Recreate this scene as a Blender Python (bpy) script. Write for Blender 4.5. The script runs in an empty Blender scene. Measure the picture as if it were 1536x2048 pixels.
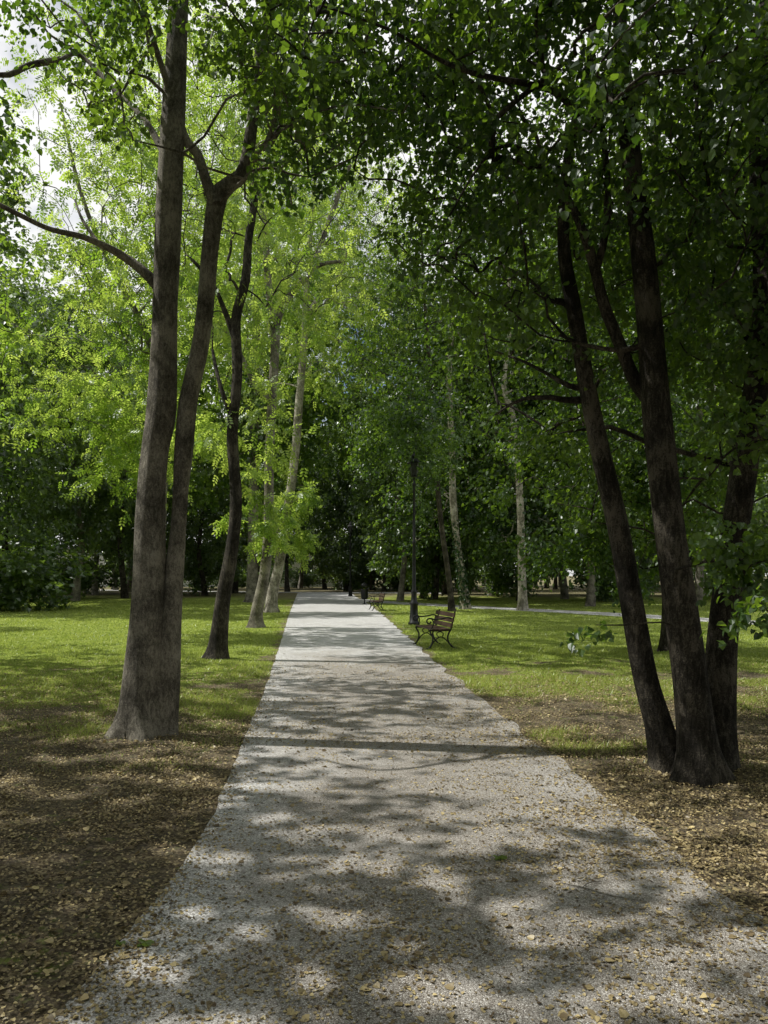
import bpy, math
import numpy as np
rng = np.random.default_rng(11)
scene = bpy.context.scene
col = scene.collection

# ---------------------------------------------------------------- survey helper
# bearing / elevation readings (full-size picture units) + distance -> metres
FOC, HOR, EYE = 1500.0, 1150.0, 1.6
def S(u, v, d):
    return np.array([(u-768.0)/FOC*d, d, EYE-(v-HOR)/FOC*d])
def SP(lst, d, k=1.0):
    """list of (u,v,halfwidth_px[,dd]) -> points, radii"""
    P, R = [], []
    for t in lst:
        dd = d + (t[3] if len(t) > 3 else 0)
        P.append(S(t[0], t[1], dd)); R.append(t[2]*dd/FOC*k)
    return np.array(P), np.array(R)

SUN_EL, SUN_AZ = math.radians(52), math.radians(10)   # sun on -X side, a little ahead (+Y)
tosun = np.array([-math.cos(SUN_AZ)*math.cos(SUN_EL), math.sin(SUN_AZ)*math.cos(SUN_EL), math.sin(SUN_EL)])

def smooth(a, b, x):
    t = np.clip((x-a)/(b-a), 0, 1); return t*t*(3-2*t)
def norm(a):
    return a/np.maximum(np.linalg.norm(a, axis=-1, keepdims=True), 1e-9)
def waves(seed, n, lmin, lmax, dim):
    r = np.random.default_rng(seed)
    d = norm(r.normal(size=(n, dim)))
    lam = np.exp(r.uniform(np.log(lmin), np.log(lmax), n))
    return d*(2*np.pi/lam)[:, None], r.uniform(0, 6.28, n)
def wnoise(P, w):
    K, ph = w
    return np.sin(P@K.T+ph).sum(1)/math.sqrt(len(ph)/2)
W_LIGHT = waves(3, 34, 0.18, 1.25, 2)
W_SOIL = waves(5, 12, 0.8, 5.0, 2)
W_GAP = waves(8, 10, 2.0, 6.0, 3)
W_BUMP = waves(9, 12, 0.5, 3.0, 2)
W_SPRAY = waves(14, 14, 0.5, 1.6, 3)

# ---------------------------------------------------------------- layout of ground
PY = np.array([-8, 0, 2.67, 3.2, 4.36, 5.33, 6.86, 10.4, 17.1, 30, 48, 66])
PXL = np.array([-2.2, -1.5, -1.18, -1.12, -1.09, -1.16, -1.32, -1.65, -2.37, -3.8, -5.7, -7.6])
QY = np.array([-8, 2.67, 3.6, 4.9, 7, 12, 20, 30, 40, 53, 66])
QXR = np.array([2.3, 1.85, 1.72, 1.62, 1.47, 1.06, .56, -.06, -.75, -1.9, -2.9])
xl = lambda y: (np.interp(y-.7, PY, PXL)+np.interp(y-.3, PY, PXL)+np.interp(y+.3, PY, PXL)+np.interp(y+.7, PY, PXL))/4
xr = lambda y: (np.interp(y-.5, QY, QXR)+np.interp(y+.5, QY, QXR))/2
SIDE = np.array([(-3.5, 52), (0.3, 43.5), (4.7, 37), (9, 31), (12.5, 25), (17, 19), (26, 12)], float)
CROSS = np.array([(6, 66), (-4, 67.5), (-16, 72), (-34, 82), (-80, 94)], float)
def polydist(x, y, L):
    best = np.full(np.shape(x), 1e9)
    for a, b in zip(L[:-1], L[1:]):
        ab = b-a; t = np.clip(((x-a[0])*ab[0]+(y-a[1])*ab[1])/(ab@ab), 0, 1)
        best = np.minimum(best, np.hypot(x-a[0]-t*ab[0], y-a[1]-t*ab[1]))
    return best
def H(x, y):
    x = np.asarray(x, float); y = np.asarray(y, float)
    dx = np.maximum(xl(y)-x, x-xr(y))
    n = wnoise(np.stack([x.ravel(), y.ravel()], 1), W_BUMP).reshape(x.shape)
    return smooth(0.03, 0.9, dx)*(0.03+0.014*n)*smooth(22, 15, y)
def soil(x, y):
    n = wnoise(np.stack([x.ravel(), y.ravel()], 1), W_SOIL).reshape(x.shape)
    s = 1-smooth(6.6, 12.4, y+1.7*n+np.where(x > 0, -1.0, 0.6))
    s = np.maximum(s, 0.75*smooth(45, 60, y+3*n))
    s = np.maximum(s, 0.8*(1-smooth(0.0, .35, np.maximum(xl(y)-x, x-xr(y))+0.15*n)))
    return np.clip(s, 0, 1)

def lit_target(x, y):
    T = np.full(x.shape, 0.25)
    onp = (x > xl(y)-.3) & (x < xr(y)+.3)
    T = np.where(y < 6.1, np.where(x < -1.0, 0.20, np.where(x < 0.1, 0.32, 0.50)), T)
    T = np.where((y >= 5.4) & (y < 7.8), np.where(x < -3, .3, np.where(x < 3.6, .68, .4)), T)
    T = np.where((y >= 6.3) & (y < 7.4) & (x > -2.3) & (x < 1.6), np.where(x < .3, .74, .52), T)
    T = np.where((y >= 7.8) & (y < 13.2), np.where(x < xl(y), .42, np.where(x < 1.2, .40, .55)), T)
    T = np.where((y >= 13.2) & (y < 46), .86, T)
    T = np.where((y >= 13.2) & (y < 46) & onp, .96, T)
    T = np.where((y >= 46), .3, T)
    T = np.where((x > 3.6) & (y < 8.4), .25, T)
    T = np.where((x > 1.2) & (x < 2.6) & (y > 4) & (y < 6.5), .8, T)
    return T
def sunkeep(P, strength=1.0):
    k = 1/math.tan(SUN_EL)
    g = P[:, :2].copy()
    g[:, 0] += P[:, 2]*k*math.cos(SUN_AZ); g[:, 1] -= P[:, 2]*k*math.sin(SUN_AZ)
    u = 1/(1+np.exp(-1.7*wnoise(g*np.array([0.8, 1.25]), W_LIGHT)))
    return u > lit_target(g[:, 0], g[:, 1])*strength

# ---------------------------------------------------------------- mesh builder
class MB:
    def __init__(s): s.v = []; s.f = []; s.n = 0
    def add(s, V, Fc):
        V = np.asarray(V, float).reshape(-1, 3); Fc = np.asarray(Fc, int)
        s.v.append(V); s.f.append(Fc+s.n); s.n += len(V)
    def join(s, o):
        for v_, f_ in zip(o.v, o.f): s.v.append(v_); s.f.append(f_+s.n)
        s.n += o.n
    def mesh(s, name, smoothf=True, mat=None, tint=None):
        return raw_mesh(name, np.concatenate(s.v), np.concatenate(s.f), smoothf, mat, tint)
def raw_mesh(name, V, Fc, smoothf=True, mat=None, tint=None, attr='tint'):
    me = bpy.data.meshes.new(name)
    k = Fc.shape[1]
    me.vertices.add(len(V)); me.vertices.foreach_set('co', V.astype(np.float32).ravel())
    me.loops.add(Fc.size); me.loops.foreach_set('vertex_index', Fc.astype(np.int32).ravel())
    me.polygons.add(len(Fc)); me.polygons.foreach_set('loop_start', np.arange(0, Fc.size, k, dtype=np.int32))
    me.polygons.foreach_set('use_smooth', np.full(len(Fc), smoothf))
    me.update(calc_edges=True)
    if tint is not None:
        a = me.attributes.new(attr, 'FLOAT', 'POINT'); a.data.foreach_set('value', tint.astype(np.float32))
    if mat: me.materials.append(mat)
    return me
def tube(B, P, R, sides=12, sub=4, wob=0.0, flare=0):
    P = np.asarray(P, float); R = np.asarray(R, float); n = len(P)
    pts, rad = [], []
    for i in range(n-1):
        p0 = P[max(i-1, 0)]; p1 = P[i]; p2 = P[i+1]; p3 = P[min(i+2, n-1)]
        for j in range(sub):
            t = j/sub
            pts.append(.5*((2*p1)+(-p0+p2)*t+(2*p0-5*p1+4*p2-p3)*t*t+(-p0+3*p1-3*p2+p3)*t**3))
            rad.append(R[i]*(1-t)+R[i+1]*t)
    pts.append(P[-1]); rad.append(R[-1])
    pts = np.array(pts); rad = np.array(rad)
    T = norm(np.gradient(pts, axis=0))
    ref = np.array([0, 1.0, 0]) if abs(T[0][1]) < .9 else np.array([1.0, 0, 0])
    N = norm(np.cross(ref, T[0])); ang = np.linspace(0, 2*np.pi, sides, endpoint=False)
    V = []; ph = rng.uniform(0, 6.28, 6)
    for i in range(len(pts)):
        N = norm(N-T[i]*(N@T[i])); Bn = np.cross(T[i], N)
        r = rad[i]*np.ones(sides)
        if wob:
            z = pts[i][2]
            r = r*(1+wob*(np.sin(3*ang+ph[0]+z*1.3)+.7*np.sin(5*ang+ph[1]-z*2.1)+.6*np.sin(2*ang+ph[2]+z*4.7)+.5*np.sin(8*ang+ph[3]+z*.8)))
            if flare: r = r*(1+flare*np.exp(-max(z, 0)/.16)*(.5+.5*np.sin(5*ang+ph[4])))
        V.append(pts[i]+(np.cos(ang)*r)[:, None]*N+(np.sin(ang)*r)[:, None]*Bn)
    V = np.concatenate(V); m = len(pts)
    a = np.arange(sides); b = (a+1) % sides
    Fc = np.concatenate([np.stack([i*sides+a, i*sides+b, (i+1)*sides+b, (i+1)*sides+a], 1) for i in range(m-1)])
    B.add(V, Fc)
def box(B, c, s, rot=None):
    c = np.array(c, float); s = np.array(s, float)/2
    V = np.array([[x, y, z] for x in (-1, 1) for y in (-1, 1) for z in (-1, 1)], float)*s
    if rot is not None: V = V@np.array(rot).T
    B.add(V+c, [[0, 1, 3, 2], [4, 6, 7, 5], [0, 4, 5, 1], [2, 3, 7, 6], [0, 2, 6, 4], [1, 5, 7, 3]])
def lathe(B, prof, sides=20, c=(0, 0, 0)):
    ang = np.linspace(0, 2*np.pi, sides, endpoint=False)
    V = np.concatenate([np.stack([np.cos(ang)*r+c[0], np.sin(ang)*r+c[1], np.full(sides, z+c[2])], 1) for r, z in prof])
    a = np.arange(sides); b = (a+1) % sides
    B.add(V, np.concatenate([np.stack([i*sides+a, i*sides+b, (i+1)*sides+b, (i+1)*sides+a], 1) for i in range(len(prof)-1)]))

def obj(name, me, parent=None, loc=None):
    o = bpy.data.objects.new(name, me); col.objects.link(o)
    if parent is not None: o.parent = parent
    if loc is not None: o.location = loc
    return o
def thing(name, label, cat, loc=(0, 0, 0), group=None):
    e = bpy.data.objects.new(name, None); e.empty_display_size = .3; col.objects.link(e); e.location = loc
    e["label"] = label; e["category"] = cat
    if group: e["group"] = group
    return e

# ---------------------------------------------------------------- materials
def newmat(name):
    m = bpy.data.materials.new(name); m.use_nodes = True; nt = m.node_tree; nt.nodes.clear()
    return m, nt
def N(nt, t, **kw):
    n = nt.nodes.new(t)
    for k, v in kw.items():
        if k.startswith('i_'):
            key = k[2:]; n.inputs[int(key) if key.isdigit() else key.replace('_', ' ')].default_value = v
        else: setattr(n, k, v)
    return n
def ramp(nt, stops, fac=None):
    r = nt.nodes.new('ShaderNodeValToRGB'); e = r.color_ramp.elements
    while len(e) < len(stops): e.new(.5)
    for x, (p, c) in zip(e, stops): x.position = p; x.color = (*c, 1)
    if fac is not None: nt.links.new(fac, r.inputs[0])
    return r
def mixc(nt, fac, a, b, mode='MIX'):
    m = nt.nodes.new('ShaderNodeMix'); m.data_type = 'RGBA'; m.blend_type = mode
    for sock, v in ((m.inputs[0], fac), (m.inputs[6], a), (m.inputs[7], b)):
        if isinstance(v, (int, float)): sock.default_value = v
        elif isinstance(v, tuple): sock.default_value = (*v, 1)
        else: nt.links.new(v, sock)
    return m.outputs[2]
def leafmat(name, c0, c1, t0, t1, trans=.45, gloss=.08, rough=.42, glosscol=(.92, .95, .95)):
    m, nt = newmat(name); L = nt.links.new
    at = N(nt, 'ShaderNodeAttribute', attribute_name='tint')
    cd = mixc(nt, at.outputs['Fac'], c0, c1); ct = mixc(nt, at.outputs['Fac'], t0, t1)
    d = N(nt, 'ShaderNodeBsdfDiffuse'); t = N(nt, 'ShaderNodeBsdfTranslucent'); g = N(nt, 'ShaderNodeBsdfGlossy', i_Roughness=rough)
    g.inputs[0].default_value = (*glosscol, 1)
    L(cd, d.inputs[0]); L(ct, t.inputs[0])
    m1 = N(nt, 'ShaderNodeMixShader', i_0=trans); L(d.outputs[0], m1.inputs[1]); L(t.outputs[0], m1.inputs[2])
    m2 = N(nt, 'ShaderNodeMixShader', i_0=gloss); L(m1.outputs[0], m2.inputs[1]); L(g.outputs[0], m2.inputs[2])
    o = N(nt, 'ShaderNodeOutputMaterial'); L(m2.outputs[0], o.inputs[0]); return m
def barkmat(name, stops, scale=34, zs=.3, bump=.8, con=1.8):
    m, nt = newmat(name); L = nt.links.new
    tc = N(nt, 'ShaderNodeTexCoord'); mp = N(nt, 'ShaderNodeMapping'); mp.inputs['Scale'].default_value = (1, 1, zs)
    L(tc.outputs['Object'], mp.inputs[0])
    n1 = N(nt, 'ShaderNodeTexNoise', i_Scale=scale, i_Detail=8.0, i_Roughness=.7); L(mp.outputs[0], n1.inputs['Vector'])
    n1.inputs['Distortion'].default_value = .6
    n3 = N(nt, 'ShaderNodeTexNoise', i_Scale=scale*2.5, i_Detail=4.0, i_Roughness=.7); L(tc.outputs['Object'], n3.inputs['Vector'])
    n2 = N(nt, 'ShaderNodeTexNoise', i_Scale=3.2, i_Detail=5.0); L(tc.outputs['Object'], n2.inputs['Vector'])
    a = N(nt, 'ShaderNodeMath', operation='MULTIPLY_ADD'); L(n3.outputs[0], a.inputs[0]); a.inputs[1].default_value = .6; L(n1.outputs[0], a.inputs[2])
    a1 = N(nt, 'ShaderNodeMath', operation='MULTIPLY_ADD'); L(a.outputs[0], a1.inputs[0]); a1.inputs[1].default_value = con; a1.inputs[2].default_value = .75-.8*con
    b = N(nt, 'ShaderNodeMath', operation='MULTIPLY_ADD'); L(n2.outputs[0], b.inputs[0]); b.inputs[1].default_value = 1.5; b.inputs[2].default_value = -1.0
    c = N(nt, 'ShaderNodeMath', operation='ADD', use_clamp=True); L(a1.outputs[0], c.inputs[0]); L(b.outputs[0], c.inputs[1])
    r = ramp(nt, stops, c.outputs[0])
    bp = N(nt, 'ShaderNodeBump', i_Strength=bump, i_Distance=.03); L(a.outputs[0], bp.inputs['Height'])
    p = N(nt, 'ShaderNodeBsdfPrincipled', i_Roughness=.9); p.inputs['Specular IOR Level'].default_value = .15
    L(r.outputs[0], p.inputs[0]); L(bp.outputs[0], p.inputs['Normal'])
    o = N(nt, 'ShaderNodeOutputMaterial'); L(p.outputs[0], o.inputs[0]); return m
def plain(name, c, rough=.5, metal=0, nscale=20, var=.25, bump=0.0):
    m, nt = newmat(name); L = nt.links.new
    tc = N(nt, 'ShaderNodeTexCoord'); n1 = N(nt, 'ShaderNodeTexNoise', i_Scale=nscale, i_Detail=4.0); L(tc.outputs['Object'], n1.inputs['Vector'])
    r = ramp(nt, [(.3, tuple(x*(1-var) for x in c)), (.7, tuple(min(1, x*(1+var)) for x in c))], n1.outputs[0])
    p = N(nt, 'ShaderNodeBsdfPrincipled', i_Roughness=rough, i_Metallic=metal); L(r.outputs[0], p.inputs[0])
    if bump:
        bp = N(nt, 'ShaderNodeBump', i_Strength=bump, i_Distance=.01); L(n1.outputs[0], bp.inputs['Height']); L(bp.outputs[0], p.inputs['Normal'])
    o = N(nt, 'ShaderNodeOutputMaterial'); L(p.outputs[0], o.inputs[0]); return m

M_LIND = leafmat('linden_leaf', (.014, .037, .008), (.048, .098, .018), (.08, .18, .010), (.30, .47, .03), .43, .05)
M_ASH = leafmat('ash_leaf', (.045, .095, .015), (.12, .185, .035), (.26, .44, .03), (.68, .84, .14), .57, .04)
M_MAPLE = leafmat('maple_leaf', (.024, .054, .012), (.068, .125, .024), (.15, .31, .02), (.46, .65, .06), .49, .05)
M_FAR = leafmat('wood_leaf', (.016, .038, .010), (.065, .112, .026), (.10, .21, .018), (.34, .50, .06), .45, .08)
M_GRASS = leafmat('grass_blade', (.16, .225, .032), (.40, .46, .12), (.24, .37, .03), (.58, .66, .13), .4, .04)
M_LITTER = leafmat('dry_leaf', (.12, .085, .05), (.60, .49, .25), (.1, .07, .03), (.3, .22, .08), .12, .03)
M_IVY = leafmat('ivy_leaf', (.012, .032, .01), (.035, .075, .015), (.04, .1, .01), (.1, .2, .02), .25, .02)
M_BARK = barkmat('grey_brown_bark', [(.1, (.046, .042, .034)), (.42, (.135, .123, .10)), (.8, (.33, .305, .25))], 40, .45, .7, 1.5)
M_BARKD = barkmat('dark_linden_bark', [(.15, (.014, .0125, .010)), (.5, (.043, .038, .031)), (.8, (.125, .11, .088))])
M_BARKP = barkmat('pale_bark', [(.2, (.12, .11, .082)), (.5, (.27, .25, .20)), (.8, (.46, .43, .365))], 14, .5)
M_IRON = plain('black_cast_iron', (.008, .009, .010), .45, .2)
M_WOOD = plain('stained_wood', (.06, .032, .021), .5, 0, 14, .4, .2)
M_GLASS = plain('dark_lamp_glass', (.03, .035, .04), .3)
M_PLASTER = plain('white_plaster', (.78, .78, .77), .8, 0, 2, .06)
M_WINDOW = plain('window_glass', (.05, .06, .075), .1, 0, 1, .3)
M_ROOF = plain('grey_roof', (.2, .2, .21), .7)

# ground material
def groundmat():
    m, nt = newmat('park_soil_and_turf'); L = nt.links.new
    geo = N(nt, 'ShaderNodeNewGeometry'); P = geo.outputs['Position']
    at = N(nt, 'ShaderNodeAttribute', attribute_name='soil')
    n1 = N(nt, 'ShaderNodeTexNoise', i_Scale=7.0, i_Detail=8.0, i_Roughness=.7); L(P, n1.inputs['Vector'])
    n2 = N(nt, 'ShaderNodeTexNoise', i_Scale=.9, i_Detail=4.0); L(P, n2.inputs['Vector'])
    n3 = N(nt, 'ShaderNodeTexNoise', i_Scale=60.0, i_Detail=6.0, i_Roughness=.75); L(P, n3.inputs['Vector'])
    v = N(nt, 'ShaderNodeTexVoronoi', i_Scale=75.0); L(P, v.inputs['Vector'])
    sp = N(nt, 'ShaderNodeSeparateColor'); L(v.outputs['Color'], sp.inputs[0])
    s1 = ramp(nt, [(.3, (.05, .042, .034)), (.5, (.115, .098, .077)), (.7, (.25, .22, .175))], n3.outputs[0])
    s2 = ramp(nt, [(.1, (.06, .045, .03)), (.5, (.15, .115, .07)), (.8, (.29, .235, .135)), (1, (.46, .39, .23))], sp.outputs[0])
    soilc = mixc(nt, ramp(nt, [(.36, (.1, .1, .1)), (.58, (.85, .85, .85))], n1.outputs[0]).outputs[0], s1.outputs[0], s2.outputs[0])
    g1 = ramp(nt, [(.3, (.13, .18, .03)), (.52, (.25, .31, .06)), (.75, (.39, .43, .12))], n1.outputs[0])
    g2 = mixc(nt, n2.outputs[0], g1.outputs[0], (.25, .30, .06))
    mm = N(nt, 'ShaderNodeMath', operation='MULTIPLY_ADD'); L(n1.outputs[0], mm.inputs[0]); mm.inputs[1].default_value = 3.0; mm.inputs[2].default_value = -1.5
    a2 = N(nt, 'ShaderNodeMath', operation='ADD', use_clamp=True); L(at.outputs['Fac'], a2.inputs[0]); L(mm.outputs[0], a2.inputs[1])
    rr = ramp(nt, [(.25, (0, 0, 0)), (.75, (1, 1, 1))], a2.outputs[0])
    c = mixc(nt, rr.outputs[0], g2, soilc)
    bp = N(nt, 'ShaderNodeBump', i_Strength=.8, i_Distance=.03); L(n3.outputs[0], bp.inputs['Height'])
    p = N(nt, 'ShaderNodeBsdfPrincipled', i_Roughness=.95); p.inputs['Specular IOR Level'].default_value = .1
    L(c, p.inputs[0]); L(bp.outputs[0], p.inputs['Normal'])
    o = N(nt, 'ShaderNodeOutputMaterial'); L(p.outputs[0], o.inputs[0]); return m
def gravelmat():
    m, nt = newmat('crushed_stone_gravel'); L = nt.links.new
    geo = N(nt, 'ShaderNodeNewGeometry'); P = geo.outputs['Position']
    at = N(nt, 'ShaderNodeAttribute', attribute_name='worn_and_sun')
    v = N(nt, 'ShaderNodeTexVoronoi', i_Scale=130.0); L(P, v.inputs['Vector'])
    v2 = N(nt, 'ShaderNodeTexVoronoi', i_Scale=210.0); L(P, v2.inputs['Vector'])
    n1 = N(nt, 'ShaderNodeTexNoise', i_Scale=1.3, i_Detail=8.0, i_Roughness=.7); L(P, n1.inputs['Vector'])
    sp = N(nt, 'ShaderNodeSeparateColor'); L(v.outputs['Color'], sp.inputs[0])
    sp2 = N(nt, 'ShaderNodeSeparateColor'); L(v2.outputs['Color'], sp2.inputs[0])
    st = ramp(nt, [(0, (.14, .137, .133)), (.45, (.41, .405, .396)), (.8, (.66, .655, .645)), (1, (.9, .9, .89))], sp.outputs[0])
    st2 = ramp(nt, [(0, (.11, .094, .079)), (.5, (.27, .244, .213)), (.9, (.42, .392, .352)), (1, (.74, .73, .70))], sp2.outputs[0])
    mm = N(nt, 'ShaderNodeMath', operation='MULTIPLY_ADD'); L(n1.outputs[0], mm.inputs[0]); mm.inputs[1].default_value = 2.2; mm.inputs[2].default_value = -1.1
    a2 = N(nt, 'ShaderNodeMath', operation='ADD', use_clamp=True); L(at.outputs['Fac'], a2.inputs[0]); L(mm.outputs[0], a2.inputs[1])
    c = mixc(nt, a2.outputs[0], st.outputs[0], st2.outputs[0])
    hh = mixc(nt, a2.outputs[0], v.outputs['Distance'], v2.outputs['Distance'])
    bp = N(nt, 'ShaderNodeBump', i_Strength=.7, i_Distance=.006, invert=True); L(hh, bp.inputs['Height'])
    p = N(nt, 'ShaderNodeBsdfPrincipled', i_Roughness=.85); p.inputs['Specular IOR Level'].default_value = .25
    L(c, p.inputs[0]); L(bp.outputs[0], p.inputs['Normal'])
    o = N(nt, 'ShaderNodeOutputMaterial'); L(p.outputs[0], o.inputs[0]); return m
M_GROUND = groundmat(); M_GRAVEL = gravelmat()

# ---------------------------------------------------------------- ground sheets
def grid(xs, ys):
    X, Y = np.meshgrid(xs, ys); nx = len(xs); ny = len(ys)
    i = np.arange(nx-1)[None] + (np.arange(ny-1)*nx)[:, None]
    return X, Y, np.stack([i, i+1, i+nx+1, i+nx], -1).reshape(-1, 4)
xs = np.concatenate([-np.geomspace(900, 12.5, 26), np.linspace(-12, 12, 140), np.geomspace(12.5, 900, 26)])
ys = np.concatenate([-np.geomspace(300, 6.5, 12), np.linspace(-6, 24, 150), np.geomspace(24.5, 1200, 50)])
X, Y, Fc = grid(xs, ys)
V = np.stack([X, Y, H(X, Y)], -1).reshape(-1, 3)
g = obj('ground', raw_mesh('ground', V, Fc, True, M_GROUND, soil(X, Y).ravel(), 'soil')); g['kind'] = 'structure'
# main path
ty = np.linspace(-7, 66, 420); tx = np.linspace(0, 1, 15)
XL = xl(ty)+.006*wnoise(np.stack([ty*0, ty], 1), waves(21, 10, .4, 2.5, 2)); XR = xr(ty)+.03*wnoise(np.stack([ty*0+9, ty], 1), waves(22, 10, .5, 3.5, 2))
X = XL[:, None]*(1-tx)+XR[:, None]*tx; Y = np.repeat(ty[:, None], 15, 1)
worn_and_sun = np.clip(1.6-np.abs(tx-.62)*2.1, 0, 1)[None]*(smooth(18, 12, Y)*1.0)  # browner worn centre nearby; far stretch left paler to paint in its sunlight
_, _, Fc = grid(tx, ty)
o = obj('path', raw_mesh('path', np.stack([X, Y, np.full_like(X, .012)], -1).reshape(-1, 3), Fc, True, M_GRAVEL, worn_and_sun.ravel(), 'worn_and_sun')); o['kind'] = 'structure'
def strip(name, L, w, z):
    P = np.array([[np.interp(t, range(len(L)), L[:, k]) for k in (0, 1)] for t in np.linspace(0, len(L)-1, 60)])
    T = norm(np.gradient(P, axis=0)); Nn = np.stack([-T[:, 1], T[:, 0]], 1)
    V = np.concatenate([np.stack([*(P+Nn*w*s).T, np.full(60, z)], 1)[:, None] for s in (-.5, 0, .5)], 1).reshape(-1, 3)
    _, _, Fc = grid(np.arange(3), np.arange(60))
    o = obj(name, raw_mesh(name, V, Fc, True, M_GRAVEL, np.full(180, .05), 'worn_and_sun')); o['kind'] = 'structure'
strip('side_path', SIDE, 2.0, .006); strip('cross_path', CROSS, 3.2, .009)

# ---------------------------------------------------------------- leaves
T_LIND = (np.array([(0, 0, 0), (.46, .14, .09), (.36, .66, .05), (0, 1.05, -.12), (-.36, .66, .05), (-.46, .14, .09)], float), np.array([[0, 1, 2, 3], [0, 3, 4, 5]]))
T_DIA = (np.array([(0, 0, 0), (.42, .45, .08), (0, 1, -.06), (-.42, .45, .08)], float), np.array([[0, 1, 2, 3]]))
def ashT():
    V, Q = [], []
    for y, s in ((.22, 1), (.22, -1), (.48, 1), (.48, -1), (.74, 1), (.74, -1), (.95, 0)):
        a = np.array([.85*s, .5 if s else 1., -.12]); a /= np.linalg.norm(a); b = np.array([-a[1], a[0], 0]); b /= np.linalg.norm(b)
        p = np.array([0, y, 0.]); l = .40; w = .10; k = len(V)
        V += [p, p+a*l*.5+b*w, p+a*l, p+a*l*.5-b*w]; Q.append([k, k+1, k+2, k+3])
    return np.array(V), np.array(Q)
T_ASH = ashT()
def place(tpl, P, A, Nn, s):
    V, Q = tpl; A = norm(A); Nn = norm(Nn-A*(A*Nn).sum(1, keepdims=True)); Bx = np.cross(A, Nn)
    W = P[:, None]+s[:, None, None]*(V[None, :, 0:1]*Bx[:, None]+V[None, :, 1:2]*A[:, None]+V[None, :, 2:3]*Nn[:, None])
    k = len(V)
    return W.reshape(-1, 3), (Q[None]+np.arange(len(P))[:, None, None]*k).reshape(-1, 4)
def ellips(n, c, r, shell=.45, gaps=.0, zmin=None):
    out = np.zeros((0, 3))
    while len(out) < n:
        d = norm(rng.normal(size=(n*2, 3))); q = d*rng.uniform(0, 1, (n*2, 1))**shell*np.array(r)+np.array(c)
        q = q[wnoise(q, W_GAP) > gaps-1.0]
        if zmin is not None: q = q[q[:, 2] > zmin]
        out = np.concatenate([out, q])
    return out[:n]
def grow(B, skel, C, rt=.0075, rmax=.11, sides=5):
    m = len(skel); n = len(C)
    nodes = np.zeros((m+3*n, 3)); nodes[:m] = skel; par = -np.ones(m+3*n, int)
    d0 = np.min(np.linalg.norm(C[:, None]-skel[None], axis=2), 1); order = np.argsort(d0)
    k = m; chains = []
    for i in order:
        c = C[i]; P = nodes[:k]; dd = np.linalg.norm(P-c, axis=1)+1.2*np.maximum(P[:, 2]-c[2]+.1, 0)
        dd[:m] += .35
        j = int(np.argmin(dd)); p = nodes[j]; L_ = np.linalg.norm(c-p)
        a = p+(c-p)*.33+rng.normal(size=3)*.07*L_+np.array([0, 0, .07*L_]); b = p+(c-p)*.68+rng.normal(size=3)*.06*L_+np.array([0, 0, .06*L_])
        nodes[k] = a; nodes[k+1] = b; nodes[k+2] = c; par[k] = j; par[k+1] = k; par[k+2] = k+1; chains.append((j, k, k+1, k+2)); k += 3
    cnt = np.zeros(k)
    for t in range(k-1, m-1, -1):
        cnt[t] = max(cnt[t], 1); cnt[par[t]] += cnt[t] if (par[t] >= m) else 0
    for ch in chains:
        rs = [min(rmax, rt*(cnt[q]/3+.67)**.5) for q in ch[1:]]
        tube(B, nodes[list(ch)], [rs[0]*1.08]+rs[:-1]+[rt*.5], sides, 2)
def leaves_for(C, center, nt, nl, rc, droop=-.3):
    n = len(C); out = C-np.array(center); out[:, 2] *= .3; out = norm(out)
    D = norm(out[:, None]*.6+rng.normal(size=(n, nt, 3))*np.array([.8, .8, .38])+np.array([0, 0, droop]))
    Ln = rng.uniform(.45, 1.05, (n, nt, 1))*rc
    Cc = C[:, None]+rng.normal(size=(n, nt, 3))*rc*.16
    t = np.clip(np.linspace(.12, 1.05, nl)[None, None]+rng.normal(size=(n, nt, nl))*.06, 0, 1.15)[..., None]
    P = Cc[:, :, None]+D[:, :, None]*Ln[:, :, None]*t+rng.normal(size=(n, nt, nl, 3))*rc*.075
    P[..., 2] -= .2*(t[..., 0]**2)*Ln
    A = D[:, :, None]*.5+rng.normal(size=P.shape)*.5+np.array([0, 0, -.45])
    return P.reshape(-1, 3), A.reshape(-1, 3)
def crown_mesh(name, P, A, tpl, size, mat, flat=.55):
    n = len(P); Nn = rng.normal(size=(n, 3))*flat+np.array([-.15, 0, 1.])
    s = size*rng.uniform(.6, 1.25, n)
    V, Q = place(tpl, P, A, Nn, s)
    big = .2*wnoise(P, W_GAP)+.12*wnoise(P, W_SPRAY)
    tint = np.repeat(np.clip(rng.normal(.48, .22, n)+big, 0, 1), len(tpl[0]))
    return raw_mesh(name, V, Q, False, mat, tint)

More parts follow.
